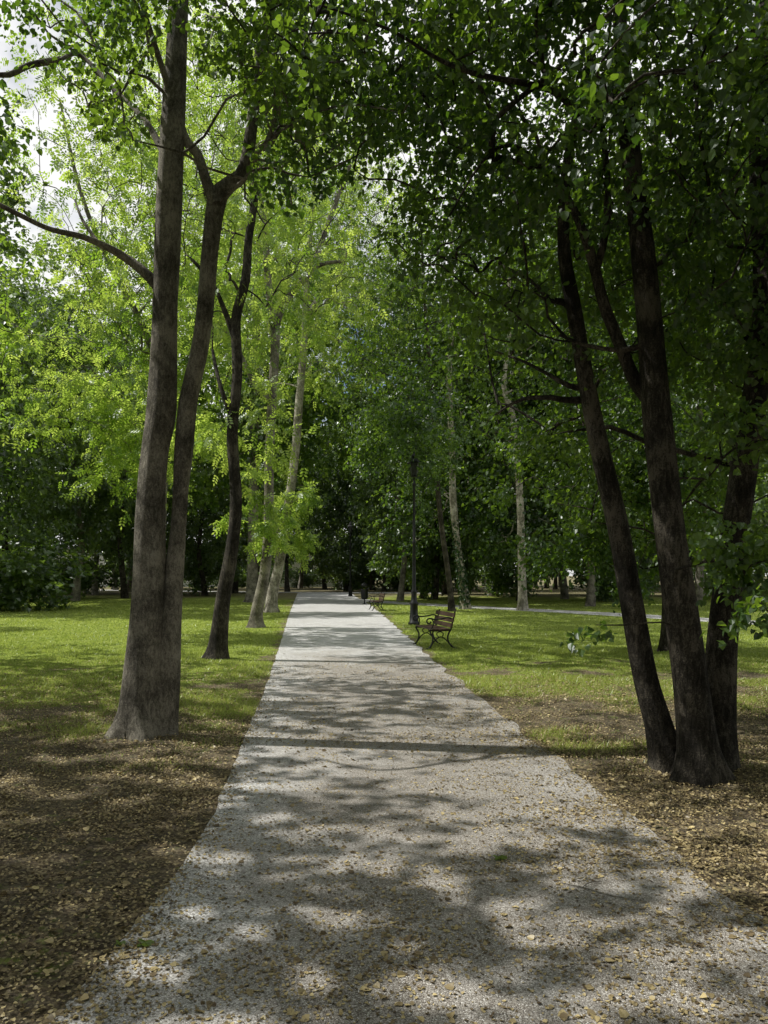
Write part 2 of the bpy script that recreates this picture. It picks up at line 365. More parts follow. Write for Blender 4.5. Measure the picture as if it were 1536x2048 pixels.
def make_tree(name, label, cat, base, stems, bark, specs, leaf='LIND', lsize=.075, lmat=None, nt=6, nl=11, rc=.6,
              keep=1.0, rt=.011, rmax=.11, sides=16, flare=.5, viewcut=None, group='tall park trees along the path', wob=.03, mind=3.0, low=None):
    base = np.array(base, float)
    e = thing(name, label, cat, tuple(base), group)
    B = MB(); sk = []
    for i, (P, R) in enumerate(stems):
        tube(B, P-base, R, sides if R[0] > .05 else 8, 4, wob if R[0] > .03 else 0, flare if i == 0 else flare*.4)
        P = np.asarray(P)
        for a, b in zip(P[:-1], P[1:]):
            for t in (0, .33, .66): sk.append(a+(b-a)*t)
        sk.append(P[-1])
    sk = np.array(sk); sk = sk[sk[:, 2] > (1.9 if low is None else 1.0)]
    Cs = []; LP = []; LA = []
    for sp in specs:
        C = ellips(sp['n'], sp['c'], sp['r'], sp.get('shell', .45), sp.get('gaps', .3), sp.get('zmin'))
        if viewcut: C = C[viewcut(C)]
        P, A = leaves_for(C, sp['c'], sp.get('nt', nt), sp.get('nl', nl), sp.get('rc', rc))
        per = sp.get('nt', nt)*sp.get('nl', nl)
        kp = np.ones(len(P), bool)
        if keep > 0 and not sp.get('nocarve'): kp &= sunkeep(P, keep)
        kp &= np.linalg.norm(P-np.array([0, 0, 1.6]), axis=1) > mind
        kp &= P[:, 2] > .35
        if viewcut: kp &= viewcut(P)
        ck = kp.reshape(len(C), per).mean(1) > .14
        kp &= np.repeat(ck, per)
        Cs.append(C[ck]); LP.append(P[kp]); LA.append(A[kp])
    if low is not None:
        C = np.array(low); P, A = leaves_for(C, base+np.array([0, 0, 2.]), 6, 10, .26, -.15)
        Cs.append(C); kp = P[:, 2] > .3; LP.append(P[kp]); LA.append(A[kp])
    C = np.concatenate(Cs)
    BB = MB(); grow(BB, sk-base, C-base, rt, rmax); B.join(BB)
    P = np.concatenate(LP); A = np.concatenate(LA)
    tpl = {'LIND': T_LIND, 'ASH': T_ASH, 'DIA': T_DIA}[leaf]
    obj('trunk', B.mesh('trunk', True, bark), e)
    obj('crown', crown_mesh('crown', P-base, A, tpl, lsize, lmat), e)
    return e

# ---------------------------------------------------------------- hero trees
d = 7.35
t1 = SP([(278, 1500, 60), (284, 1420, 44), (291, 1300, 37), (297, 1200, 34), (303, 1000, 28), (311, 900, 27), (324, 810, 29), (330, 600, 24), (338, 400, 26), (349, 200, 22), (357, 0, 19), (362, -300, 14, .3), (372, -700, 7, .6)], d)
t2 = SP([(322, 1500, 27), (334, 1350, 25), (344, 1200, 20), (357, 1060, 15), (362, 980, 15), (368, 900, 18), (377, 800, 18), (399, 700, 17), (412, 600, 16), (420, 500, 17), (434, 400, 19), (458, 370, 15), (490, 335, 13), (510, 200, 11), (545, 0, 9), (590, -250, 5)], d+.05)
t3 = SP([(432, 410, 14), (412, 360, 10), (396, 310, 9), (372, 280, 9), (345, 200, 7), (300, 60, 5, -.5), (250, -100, 4, -1)], d)
t4 = SP([(318, 575, 12), (290, 545, 10), (240, 508, 8), (170, 475, 6, -.2), (100, 458, 5, -.3), (40, 430, 5, -.4), (-30, 395, 5, -.5), (-160, 330, 4, -.5), (-300, 250, 3)], d)
t5 = SP([(200, 490, 4, -.1), (165, 440, 3, .2), (150, 400, 2, .4)], d)
t6 = SP([(545, 0, 7), (640, 20, 7, .2), (760, 25, 6, .4), (850, 55, 5, .5), (960, 120, 3, .6)], d)
t7 = SP([(120, 120, 7, .3), (60, 130, 6, .2), (0, 150, 5, .1), (-100, 100, 3)], d)
t8 = SP([(340, 330, 8), (290, 240, 6, .3), (230, 180, 5, .6), (160, 110, 4, .8), (120, 120, 4, .6)], d)
def cutA(P):
    yy = np.maximum(P[:, 1], .5); v = HOR-(P[:, 2]-EYE)/yy*FOC; u = 768+P[:, 0]/yy*FOC
    lim = np.interp(u, [-400, 0, 120, 200, 290, 315, 385, 400, 480, 500, 600, 720, 900], [-200, 130, 150, 280, 330, 60, 60, 150, 150, 400, 440, 330, 250])
    return ~((P[:, 1] > .5) & (v > lim))
make_tree('maple_tree', 'tall twin-trunked tree with rough grey bark rising from leaf-strewn soil', 'tree', (-2.4, 7.35, 0),
          [t1, t2, t3, t4, t5, t6, t7, t8], M_BARK,
          [dict(c=(-1.6, 7.8, 9.4), r=(3.8, 3.8, 3.6), n=420, nt=7, nl=10), dict(c=(-.9, 6.8, 6.4), r=(2.5, 1.8, 1.6), n=160, nt=7, nl=13, nocarve=True)],
          lmat=M_LIND, lsize=.054, rc=.52, sides=24, flare=.7, viewcut=cutA, wob=.035, rt=.008, rmax=.06)

# linden clump with three stems
d = 5.8; q = .92
f1 = SP([(1340, 1545, 42), (1318, 1450, 30), (1290, 1350, 26), (1262, 1200, 24), (1235, 1050, 23), (1200, 900, 20), (1170, 750, 18), (1148, 620, 16), (1128, 500, 14), (1132, 350, 11), (1160, 200, 9), (1190, 50, 7), (1200, -200, 4)], d+.3, q)
f2 = SP([(1400, 1600, 60), (1394, 1500, 42), (1380, 1350, 36), (1362, 1220, 34), (1342, 1080, 32), (1326, 940, 31), (1312, 800, 30), (1300, 650, 27), (1285, 500, 25), (1266, 350, 22), (1252, 220, 19), (1240, 50, 15), (1230, -200, 12), (1200, -500, 7)], d, q)
f3 = SP([(1432, 1560, 48), (1436, 1450, 36), (1442, 1300, 31), (1458, 1150, 30), (1480, 1000, 28), (1502, 850, 27), (1522, 700, 25), (1530, 560, 25), (1522, 400, 23), (1520, 200, 21), (1530, 0, 18), (1560, -300, 10)], d+.3, q)
f4 = SP([(1310, 810, 17), (1272, 765, 15), (1240, 690, 13), (1208, 610, 12), (1190, 540, 11), (1165, 460, 10), (1130, 390, 8), (1080, 330, 6, -.3), (1020, 290, 4, -.6), (960, 330, 3, -.8), (900, 430, 2, -1)], d+.1, q)
f5 = SP([(1190, 545, 9), (1208, 480, 8), (1216, 400, 8), (1212, 320, 7), (1195, 180, 6), (1180, 60, 5)], d+.15, q)
f6 = SP([(1165, 800, 9), (1130, 800, 7), (1095, 795, 6), (1040, 800, 4, .2), (990, 830, 2, .4)], d+.35, q)
f7 = SP([(1175, 775, 8), (1140, 772, 6), (1090, 745, 4, .2), (1040, 720, 3, .4), (980, 700, 2, .6)], d+.35, q)
f8 = SP([(1150, 625, 9), (1128, 605, 8), (1098, 597, 6), (1060, 560, 4, .3), (1000, 530, 3, .7)], d+.35, q)
f9 = SP([(1250, 230, 10), (1180, 240, 8, -.2), (1100, 180, 6, -.6), (960, 150, 5, -1.), (880, 120, 4, -1.3), (780, 60, 3, -1.5), (640, 10, 2, -1.6)], d)
fa = SP([(1290, 690, 7), (1240, 700, 5), (1170, 690, 4, .1), (1120, 670, 3, .2)], d)
def cutF(P):
    yy = np.maximum(P[:, 1], .5); v = HOR-(P[:, 2]-EYE)/yy*FOC; u = 768+P[:, 0]/yy*FOC
    limb = np.interp(u, [300, 560, 620, 700, 850, 1000, 1150, 1400, 1700], [-200, 100, 250, 400, 700, 900, 1060, 1100, 1130])
    limf = np.interp(u, [300, 560, 620, 700, 850, 1000, 1100, 1200, 1320, 1360, 1480, 1700], [-200, 100, 250, 400, 660, 740, 620, 480, 440, 740, 780, 700])
    lim = np.where(P[:, 1] < 5.9, limf, limb)
    return ~((P[:, 1] > .5) & (v > lim))
exl = []
for (u, v, dd, n_, sp_) in [(1490, 1120, 4.7, 8, 65), (1515, 1215, 4.7, 3, 40), (1390, 1070, 4.9, 2, 35), (1225, 1250, 5.5, 1, 20), (1500, 850, 4.8, 8, 70)]:
    for k in range(n_): exl.append(S(u+rng.normal()*sp_*.6, v+rng.normal()*sp_*.4, dd+rng.normal()*.2))
make_tree('linden_tree', 'three-stemmed linden tree with dark bark and low drooping leafy branches', 'tree', (2.45, 5.9, 0),
          [f2, f1, f3, f4, f5, f6, f7, f8, f9, fa], M_BARKD,
          [dict(c=(2.8, 6.3, 8.6), r=(5.4, 5.6, 4.2), n=740, nt=7, nl=11, rc=.62, gaps=.45),
           dict(c=(1.9, 5.4, 5.0), r=(3.2, 2.4, 1.7), n=380, nt=8, nl=14, gaps=.45),
           dict(c=(3.3, 5.6, 4.6), r=(1.9, 1.2, 1.9), n=130, nt=8, nl=13, nocarve=True),
           dict(c=(3.8, 8.2, 4.2), r=(3.4, 1.8, 2.6), n=380, nt=8, nl=13, nocarve=True)],
          lmat=M_LIND, lsize=.05, rc=.44, sides=24, viewcut=cutF, flare=.55, rt=.006, rmax=.035, low=exl)

# thin dark tree
d = 14.1
b1 = SP([(432, 1332, 25), (436, 1290, 18), (446, 1200, 15), (464, 1100, 13), (472, 1000, 12), (464, 870, 11), (475, 750, 10), (472, 640, 10), (491, 560, 9), (497, 480, 8), (510, 380, 7), (500, 250, 6), (520, 50, 4)], d)
b2 = SP([(474, 690, 7), (445, 610, 5), (420, 560, 4), (385, 520, 3)], d)
b3 = SP([(470, 850, 6), (440, 770, 4), (425, 700, 3, .5)], d)
make_tree('ash_tree', 'slender dark-barked tree leaning slightly in the grass verge', 'tree', (S(432, 1320, d)[0], d, 0), [b1, b2, b3], M_BARKD,
          [dict(c=(-3.2, 15.3, 10.0), r=(3.4, 2.6, 3.8), n=220, nt=7, nl=6), dict(c=(-2.9, 15, 4.8), r=(1.0, .9, 1.0), n=8, nt=5, nocarve=True)], leaf='ASH', lsize=.21, lmat=M_ASH, rc=.8, keep=.9, rt=.008, rmax=.05)
# forked tree
d = 22.9
c1 = SP([(513, 1262, 17), (514, 1225, 12), (529, 1150, 10.5), (537, 1050, 10), (539, 900, 9), (547, 750, 9), (550, 655, 9), (536, 560, 7), (530, 460, 6), (512, 330, 5), (500, 150, 3)], d)
c2 = SP([(548, 665, 8), (562, 620, 7), (582, 588, 6.5), (622, 540, 6), (655, 450, 5), (700, 330, 4)], d)
c3 = SP([(600, 560, 5), (640, 530, 4), (690, 522, 3)], d)
c4 = SP([(540, 800, 6), (510, 770, 5), (470, 690, 4), (380, 560, 3)], d)
make_tree('ash_tree', 'forked ash tree with grey trunk curving from the lawn', 'tree', (S(513, 1255, d)[0], d, 0), [c1, c2, c3, c4], M_BARK,
          [dict(c=(-4.0, 24.8, 14), r=(5.4, 3.4, 6.0), n=440, nt=7, nl=6), dict(c=(-3.7, 22.3, 3.6), r=(.9, .8, 1.2), n=9, nt=5, nocarve=True, rc=.6)], leaf='ASH', lsize=.27, lmat=M_ASH, rc=.95, keep=.85, rt=.009, rmax=.06)
# pale leaning tree
d = 32.
d1 = SP([(543, 1232, 14), (545, 1190, 11), (558, 1130, 10), (571, 1050, 9), (588, 930, 8.5), (597, 820, 8), (607, 700, 7), (612, 600, 6.5), (618, 500, 5), (630, 350, 4), (640, 200, 2)], d)
d2 = SP([(610, 640, 6), (640, 590, 5), (660, 560, 4)], d)
make_tree('ash_tree', 'pale sunlit ash trunk leaning over the edge of the path', 'tree', (S(543, 1225, d)[0], d, 0), [d1, d2], M_BARKP,
          [dict(c=(-3.6, 34.2, 16), r=(5.6, 3.4, 7.5), n=460, nt=7, nl=6), dict(c=(-4.2, 31.2, 4.4), r=(1.2, 1.0, 1.8), n=14, nt=5, nocarve=True, rc=.8)], leaf='ASH', lsize=.34, lmat=M_ASH, rc=1.1, keep=.8, rt=.009, rmax=.06)
# ash behind the twin tree
d = 20.
e1 = (np.array([(-6.1, d, -.1), (-6.0, d, 2), (-5.9, d, 5), (-6.1, d, 8), (-6.0, d, 12), (-6, d, 15)]), np.array([.18, .14, .12, .1, .07, .02]))
e2 = SP([(325, 760, 7), (280, 640, 6), (215, 520, 5), (160, 380, 4), (120, 200, 2)], d)
make_tree('ash_tree', 'feathery bright green ash tree standing in the sunny lawn', 'tree', (-6.1, d, 0), [e1, e2], M_BARK,
          [dict(c=(-5.9, d, 11.6), r=(3.4, 4.0, 6.2), n=480, nt=7, nl=6), dict(c=(-7.6, d, 7.8), r=(3.2, 3, 2.6), n=150, nt=7, nl=6), dict(c=(-6.6, 19, 5.2), r=(2.4, 1.6, 1.6), n=34, nt=5, nocarve=True)], leaf='ASH', lsize=.26, lmat=M_ASH, rc=.9, keep=.82, rt=.009, rmax=.06)
# broad far trunk
d = 44.
g1 = SP([(505, 1206, 15), (505, 1150, 11), (507, 1000, 10), (510, 800, 9), (514, 600, 8), (520, 450, 4)], d)
make_tree('ash_tree', 'straight broad-trunked tree standing at the far lawn edge', 'tree', (S(505, 1205, d)[0], d, 0), [g1], M_BARK,
          [dict(c=(-7.5, d+2, 15), r=(7, 4.5, 9.8), n=430, nt=7, nl=10)], leaf='DIA', lsize=.3, lmat=M_MAPLE, rc=1.3, keep=0)
# slender trunks on the far side of the grass
d = 35.
h1 = SP([(931, 1222, 11), (926, 1170, 8), (914, 1080, 7), (906, 1000, 7), (904, 900, 6), (898, 760, 6), (905, 600, 4), (900, 400, 2)], d)
TG = make_tree('linden_tree', 'slender pale tree with ivy climbing its lower trunk', 'tree', (S(931, 1220, d)[0], d, 0), [h1], M_BARKP,
          [dict(c=(3.8, d+3.4, 13.5), r=(5.6, 3.0, 8.5), n=430, nt=7, nl=10), dict(c=(3.2, d+4, 5.2), r=(3.2, 1.6, 2.8), n=60, nt=7, nl=10, nocarve=True)], leaf='DIA', lsize=.21, lmat=M_LIND, rc=1.1, keep=.3)
hp = h1[0]; tt = rng.uniform(0, 1, 1100)**1.2*4.2
cx = np.interp(tt, hp[:, 2], hp[:, 0]); an = rng.uniform(0, 6.28, 1100); rr = rng.uniform(.15, .28, 1100)*(1-.1*tt)
P = np.stack([cx+np.cos(an)*rr, d+np.sin(an)*rr, tt], 1)-np.array([S(931, 1220, d)[0], d, 0])
A = np.stack([np.cos(an)*.3, np.sin(an)*.3, np.full(1100, -1.)], 1)+rng.normal(size=P.shape)*.3
V, Q = place(T_DIA, P, A, np.stack([np.cos(an), np.sin(an), an*0+.3], 1)+rng.normal(size=P.shape)*.3, rng.uniform(.1, .17, 1100))
obj('ivy', raw_mesh('ivy', V, Q, False, M_IVY, np.repeat(rng.random(1100), 4)), TG)
d = 34.
i1 = SP([(1046, 1224, 11), (1044, 1150, 8), (1040, 1000, 7), (1031, 880, 7), (1022, 820, 6), (1008, 770, 5), (1020, 650, 4), (1015, 480, 2)], d)
make_tree('linden_tree', 'slender mottled pale-barked tree on the grass near the side path', 'tree', (S(1046, 1222, d)[0], d, 0), [i1], M_BARKP,
          [dict(c=(8.2, d+3.4, 13), r=(5.4, 3.0, 8.8), n=430, nt=7, nl=10), dict(c=(7.0, d+3.5, 4.2), r=(3.4, 1.6, 2.8), n=70, nt=7, nl=10, nocarve=True)], leaf='DIA', lsize=.21, lmat=M_LIND, rc=1.1, keep=.2)
# bright tree closing the view over the path
kx = (np.array([(3.0, 33, -.1), (2.85, 33, 1.5), (2.4, 32.5, 4.5), (2.1, 31.5, 8), (1.6, 30, 13), (1.4, 29.5, 17)]), np.array([.17, .12, .11, .10, .06, .02]))
make_tree('linden_tree', 'leaning linden tree whose bright crown arches over the path', 'tree', (3.0, 33, 0), [kx], M_BARKD,
          [dict(c=(1.0, 29.8, 13.2), r=(4.6, 3.5, 6.6), n=460, nt=7, nl=9), dict(c=(1.0, 27.5, 6.6), r=(2.0, 2.2, 2.4), n=90, nt=7, nl=11, nocarve=True), dict(c=(.85, 23.3, 6.2), r=(.8, 1.0, 1.0), n=22, nt=7, nl=11, nocarve=True)], leaf='LIND', lsize=.115, lmat=M_LIND, rc=.75, keep=.75, rt=.007, rmax=.04)
# leafy tree behind the linden clump
e1 = (np.array([(5.9, 15.5, -.1), (5.9, 15.5, 1.5), (5.7, 15.6, 4), (5.8, 15.4, 7), (5.6, 15.5, 10), (5.6, 15.5, 12)]), np.array([.2, .15, .13, .1, .07, .03]))
make_tree('linden_tree', 'bushy linden tree with foliage hanging almost to the grass', 'tree', (5.9, 15.5, 0), [e1], M_BARKD,
          [dict(c=(5.2, 15.5, 8.2), r=(4.7, 3.8, 5.6), n=520, nt=7, nl=11), dict(c=(4.6, 15.2, 3.4), r=(2.6, 1.6, 2.3), n=190, nt=7, nl=12, nocarve=True)], lmat=M_LIND, lsize=.082, rc=.68, keep=.7, rt=.008, rmax=.05)
e1 = (np.array([(11.5, 12.0, -.1), (11.5, 12.0, 1.5), (11.3, 12, 4), (11.2, 12, 7), (11, 12, 10), (11, 12, 12)]), np.array([.22, .17, .15, .12, .08, .03]))
make_tree('linden_tree', 'dense dark linden tree on the lawn beyond the side path', 'tree', (11.5, 12.0, 0), [e1], M_BARKD,
          [dict(c=(10.4, 12.5, 7.5), r=(4.2, 4.2, 5.4), n=380, nt=7, nl=9)], lmat=M_LIND, lsize=.11, rc=.75, keep=.4)
# trees whose crowns enter from the side and shade the soil
for (bx, by, cr, zc, zr, lm, kk, n_) in [(-10.8, 14.0, 4.1, 5.7, 3.7, M_MAPLE, .95, 400), (-9.4, 3.6, 4.6, 8.4, 4.2, M_LIND, 1, 600), (-9.8, 9.8, 4.2, 8.6, 4.0, M_LIND, 1, 520), (-7.6, -1.8, 4.4, 8.2, 4.0, M_LIND, 1, 560)]:
    e1 = (np.array([(bx, by, -.1), (bx, by, 1.5), (bx+.1, by, 4), (bx, by+.1, 6), (bx, by, 8.5)]), np.array([.26, .2, .17, .12, .05]))
    make_tree('maple_tree', 'broad-crowned maple tree shading the leaf litter and lawn', 'tree', (bx, by, 0), [e1], M_BARKD,
              [dict(c=(bx, by, zc), r=(cr, cr, zr), n=n_, nt=7, nl=9)], lmat=lm, lsize=.10, rc=.8, keep=kk)

# ---------------------------------------------------------------- background wood
variants = []
for k in range(5):
    B = MB(); hgt = [21, 23, 18, 25, 19][k]
    zz = np.array([-.2, 1.2, 4, 7.5, 11, hgt-4.0]); px = np.cumsum(rng.normal(size=6)*.22); py = np.cumsum(rng.normal(size=6)*.22); px -= px[0]; py -= py[0]
    R = np.array([.34, .22, .19, .15, .1, .03])
    P = np.stack([px, py, zz], 1); tube(B, P, R, 9, 3, .03)
    sk = np.concatenate([P[:-1]+(P[1:]-P[:-1])*t for t in (0, .33, .66)]); sk = sk[sk[:, 2] > 2]
    lowz = [2.4, 4.2, 1.3, 3.2, .9][k]; zc = (lowz+hgt)/2; zr = (hgt-lowz)/2
    C = ellips(175, (px[-1]*.5, py[-1]*.5, zc), (4.3, 4.3, zr), .5, .4)
    C = np.concatenate([C, ellips(26, (0, 0, lowz+2.2), (3.6, 3.6, 2.2), .5, .2, .8)])
    BB = MB(); grow(BB, sk, C, .014, .08, 4); B.join(BB)
    P, A = leaves_for(C, (0, 0, zc), 8, 11, 1.2, -.2)
    variants.append((B.mesh('trunk', True, [M_BARKD, M_BARK][k % 2]), crown_mesh('crown', P, A, T_DIA, .28, M_FAR, .5)))
spots = [(S(u, HOR, dd)[0], dd, s) for u, dd, s in [(150, 46, 1), (232, 80, 1), (395, 84, .9), (650, 84, 1), (692, 74, 1), (745, 78, 1), (768, 73, .95), (800, 46, .8), (845, 52, .95), (866, 50, .9), (985, 58, 1), (1130, 50, 1), (60, 55, 1), (1250, 46, 1), (330, 64, 1), (575, 72, .95), (1400, 40, 1), (1500, 52, 1), (20, 38, .8), (-90, 32, .9), (1620, 30, .9), (890, 62, 1), (930, 47, .9), (250, 52, .95), (90, 66, 1.05), (720, 90, 1.2), (1180, 38, .9), (1040, 46, .9), (190, 60, 1), (40, 45, .9), (410, 58, .9), (470, 66, 1), (600, 88, 1.1)]]
# the wood also closes in behind and around the viewpoint
spots += [(-7, -12, 1), (1, -10, .9), (7, -7, .95), (12, -2, 1), (-15, -8, 1), (-28, 2, 1), (-30, 14, 1), (-29, 24, .95), (14, -12, 1), (4, -18, 1.1), (-4, -20, 1), (18, 5, 1), (20, -5, 1), (-12, -18, 1.1), (-24, -10, 1.1)]
tries = 0
while len(spots) < 106 and tries < 4000:
    tries += 1
    y = rng.uniform(50, 112); x = rng.uniform(-.7, .7)*y
    if xl(y)-5 < x < xr(y)+4 and y < 70: continue
    if polydist(np.array(x), np.array(y), CROSS) < 3: continue
    if x < -10 and y < 64 and rng.random() < .3: continue
    if -66 < x < -4 and 95 < y < 116: continue
    if -40 < x < -8 and y > 72 and rng.random() < .4: continue
    if min(math.hypot(x-a, y-b) for a, b, _ in spots) < 4.4: continue
    spots.append((x, y, rng.uniform(.85, 1.2)))
first = {}
def kid(src, parent):
    o = src.copy(); col.objects.link(o); o.parent = parent; return o
for n_, (x, y, s) in enumerate(spots):
    k = int(rng.integers(0, 5)) if y > 48 else [0, 1, 3][n_ % 3]
    if -45 < x < -4 and y > 45: k = [1, 3, 4, 0][n_ % 4]
    e = thing('park_tree', 'tall leafy deciduous tree with dark trunk in the park wood', 'tree', (x, y, 0), 'trees of the park wood')
    e.rotation_euler = (0, 0, rng.uniform(0, 6.28)); e.scale = (s, s, s*rng.uniform(.9, 1.12))
    if k not in first:
        first[k] = (obj('trunk', variants[k][0], e), obj('crown', variants[k][1], e))
    else:
        kid(first[k][0], e); kid(first[k][1], e)
# understorey shrubs
C = ellips(60, (0, 0, 1.3), (1.9, 1.7, 1.25), .5, 0); C = C[C[:, 2] > .3]
P, A = leaves_for(C, (0, 0, .8), 8, 10, .7, 0); ok = P[:, 2] > .05; P = P[ok]; A = A[ok]
shm = crown_mesh('foliage', P, A, T_DIA, .17, M_FAR); B = MB(); grow(B, np.array([(0, 0, 0.), (0, 0, .3), (.05, 0, .5)]), C, .008)
shs = B.mesh('stem', True, M_BARKD); sf = None
spt = [(-24, 42), (-27, 47), (-29, 40), (-33, 52), (-4, 80), (0, 79), (3, 76), (7, 70), (16, 50), (22, 47), (28, 50), (33, 45), (-2, 88), (19, 58), (-40, 60), (24, 38), (30, 36), (-23, 36), (10, 56), (14, 45), (-14, 95), (-9, 93), (-25, 36), (-20, 33.5), (-17.5, 34), (-22, 50), (-38, 92), (-33, 95), (-27, 92), (-45, 94), (-19, 90), (-31, 70), (-26, 64)]
for x, y in spt:
    e = thing('shrub', 'dense rounded green shrub under the park trees', 'shrub', (x+rng.normal()*.5, y, 0), 'shrubs under the wood')
    s = rng.uniform(.9, 1.5); e.scale = (s*1.3, s, s*.95); e.rotation_euler = (0, 0, rng.uniform(0, 6.28))
    if sf is None: sf = (obj('stem', shs, e), obj('foliage', shm, e))
    else: kid(sf[0], e); kid(sf[1], e)

# ---------------------------------------------------------------- grass, litter
n = 380000
y = 6.0*np.exp(rng.uniform(0, math.log(48/6.0), n)); x = rng.uniform(-.62, .62, n)*y+rng.normal(size=n)*.6
off = np.maximum(xl(y)-x, x-xr(y)); kp = (off > .02) & (rng.random(n) > soil(x, y)*.95) & (polydist(x, y, SIDE) > 1.05)
x = x[kp]; y = y[kp]; n = len(x); z = H(x, y)
h = rng.uniform(.018, .05, n)*(1+.35*wnoise(np.stack([x, y], 1), W_SOIL)).clip(.5, 1.8); w = .0045*np.clip(y/8, 1, 4.5)
a = rng.uniform(0, 6.28, n); ln = rng.normal(size=(n, 2))*h[:, None]*.6
V = np.zeros((n, 3, 3)); V[:, 0] = np.stack([x-np.cos(a)*w, y-np.sin(a)*w, z-.004], 1); V[:, 1] = np.stack([x+np.cos(a)*w, y+np.sin(a)*w, z-.004], 1)
V[:, 2] = np.stack([x+ln[:, 0], y+ln[:, 1], z+h], 1)
tn = np.clip(rng.normal(.5, .26, n)+.2*wnoise(np.stack([x, y], 1), W_SOIL), 0, 1)
o = obj('grass', raw_mesh('grass', V.reshape(-1, 3), np.arange(3*n).reshape(-1, 3), False, M_GRASS, np.repeat(tn, 3))); o['kind'] = 'stuff'
def litter(name, x, y, z, size, mat=M_LITTER):
    n = len(x); A = rng.normal(size=(n, 3))*np.array([1, 1, .12]); Nn = rng.normal(size=(n, 3))*.4+np.array([0, 0, 1.])
    V, Q = place(T_LIND, np.stack([x, y, z], 1), A, Nn, size)
    V[:, 2] = np.maximum(V[:, 2], .014)
    o = obj(name, raw_mesh(name, V, Q, False, mat, np.repeat(rng.beta(1.0, 1.3, n), 6))); o['kind'] = 'stuff'
n = 560000; y = rng.uniform(1.6, 16, n); x = rng.uniform(-1, 1, n)*(.62*y+.8)
off = np.maximum(xl(y)-x, x-xr(y)); clump = wnoise(np.stack([x, y], 1), W_SOIL)
pr = np.where(off > 0, .9*smooth(15, 8.5, y), (.15+.08*clump.clip(0, 2))*smooth(17, 11, y)+.7*np.exp(off/np.where(x > 0, .4, .12))*smooth(15, 8, y))*np.where(off > 0, (.72+.45*clump).clip(.18, 1), (.75+.3*clump).clip(.3, 1))
pr = np.where((off > 0) & (x < 0), pr*(.35+.65*smooth(3.4, 5.4, y)), pr)
kp = rng.random(n) < pr; x = x[kp]; y = y[kp]
litter('fallen_leaves', x, y, H(x, y)+.016, rng.uniform(.007, .020, len(x))*np.where(rng.random(len(x)) < .05, 2.1, 1))
for (u, v, s_) in [(1000, 1722, .075), (290, 1895, .07), (240, 1895, .045)]:
    dd = EYE*FOC/(v-HOR); p = S(u, v, dd); pv = []
    for i in range(24):
        a = i/24*6.283; r = .55+.4*abs(math.cos(2.5*a))
        pv.append((math.cos(a)*r*s_*.6, math.sin(a)*r*s_*.6, .004+.006*math.sin(3*a)))
    me = bpy.data.meshes.new('fallen_leaf'); me.from_pydata([(0, 0, .008)]+pv, [], [(0, 1+i, 1+(i+1) % 24) for i in range(24)]); me.materials.append(M_GRASS)
    o = obj('fallen_leaf', me, None, (p[0], p[1], .016+float(H(p[0], p[1])))); o['label'] = 'freshly fallen green leaf lying on the ground'; o['category'] = 'leaf'; o['group'] = 'fresh leaves on the ground'
B = MB(); P = np.array([S(1115, 1772, 3.86), S(1165, 1785, 3.8), S(1225, 1800, 3.7), S(1300, 1812, 3.63)]); P[:, 2] = .018; p0 = P[1].copy(); p0[2] = 0
tube(B, P-p0, [.0015, .003, .003, .001], 6, 3); tube(B, np.array([P[1], P[1]+[.05, .05, .004], P[1]+[.12, .07, .004]])-p0, [.002, .0015, .001], 5, 2)
o = obj('fallen_twig', B.mesh('fallen_twig', True, M_BARK), None, p0); o['label'] = 'thin dry twig lying on the gravel path'; o['category'] = 'twig'

# ---------------------------------------------------------------- benches
def bench_parts():
    L = {}
    B = MB()
    for i in range(5): box(B, (-.205+i*.088, 0, .435+.006*abs(i-2)), (.072, 1.5, .028))
    L['seat'] = B.mesh('seat', False, M_WOOD)
    B = MB(); th = math.radians(14); R = [[math.cos(th), 0, math.sin(th)], [0, 1, 0], [-math.sin(th), 0, math.cos(th)]]
    for i in range(3):
        zc = .53+i*.115; box(B, (.205+(zc-.43)*math.tan(th), 0, zc), (.026, 1.5, .098), R)
    L['backrest'] = B.mesh('backrest', False, M_WOOD)
    B = MB(); t = lambda pts, r=.017: tube(B, np.array([(a, 0, b) for a, b in pts]), [r]*len(pts), 8, 4)
    t([(-.30, .0), (-.26, .03), (-.2, .14), (-.19, .26), (-.24, .36), (-.26, .41)], .02)
    t([(.33, .0), (.28, .03), (.19, .14), (.16, .26), (.2, .38), (.235, .44), (.28, .62), (.335, .84)], .02)
    t([(-.28, .415), (-.1, .41), (.1, .41), (.24, .42)], .016)
    t([(-.24, .05), (-.13, .2), (0, .27), (.12, .2), (.25, .05)], .013)
    t([(-.05, .265), (-.1, .34), (-.02, .39), (.06, .34), (.03, .28)], .011)
    t([(.29, .66), (.18, .705), (.02, .68), (-.14, .665), (-.26, .69), (-.325, .65), (-.31, .58), (-.25, .575), (-.235, .62)], .017)
    t([(-.25, .415), (-.2, .49), (-.17, .58), (-.2, .665)], .014)
    box(B, (-.30, 0, .01), (.09, .05, .02)); box(B, (.33, 0, .01), (.09, .05, .02))
    L['leg'] = B.mesh('leg', True, M_IRON)
    return L
BP = bench_parts()
def bench(x, y, rot, label):
    e = thing('park_bench', label, 'bench', (x, y, float(H(x, y))), 'benches beside the paths'); e.rotation_euler = (0, 0, rot); e.scale = (.95, .95, .95)
    obj('seat', BP['seat'], e); obj('backrest', BP['backrest'], e)
    for s in (-.62, .62): obj('leg', BP['leg'], e, (0, s, 0))
bench(1.10, 16.7, math.radians(12), 'brown slatted bench with curled black iron sides on the grass')
bench(-.35, 34, math.radians(8), 'small wooden bench with black iron frame further along the path')
bench(-22.5, 91, math.radians(-80), 'reddish wooden bench beside the distant cross path')

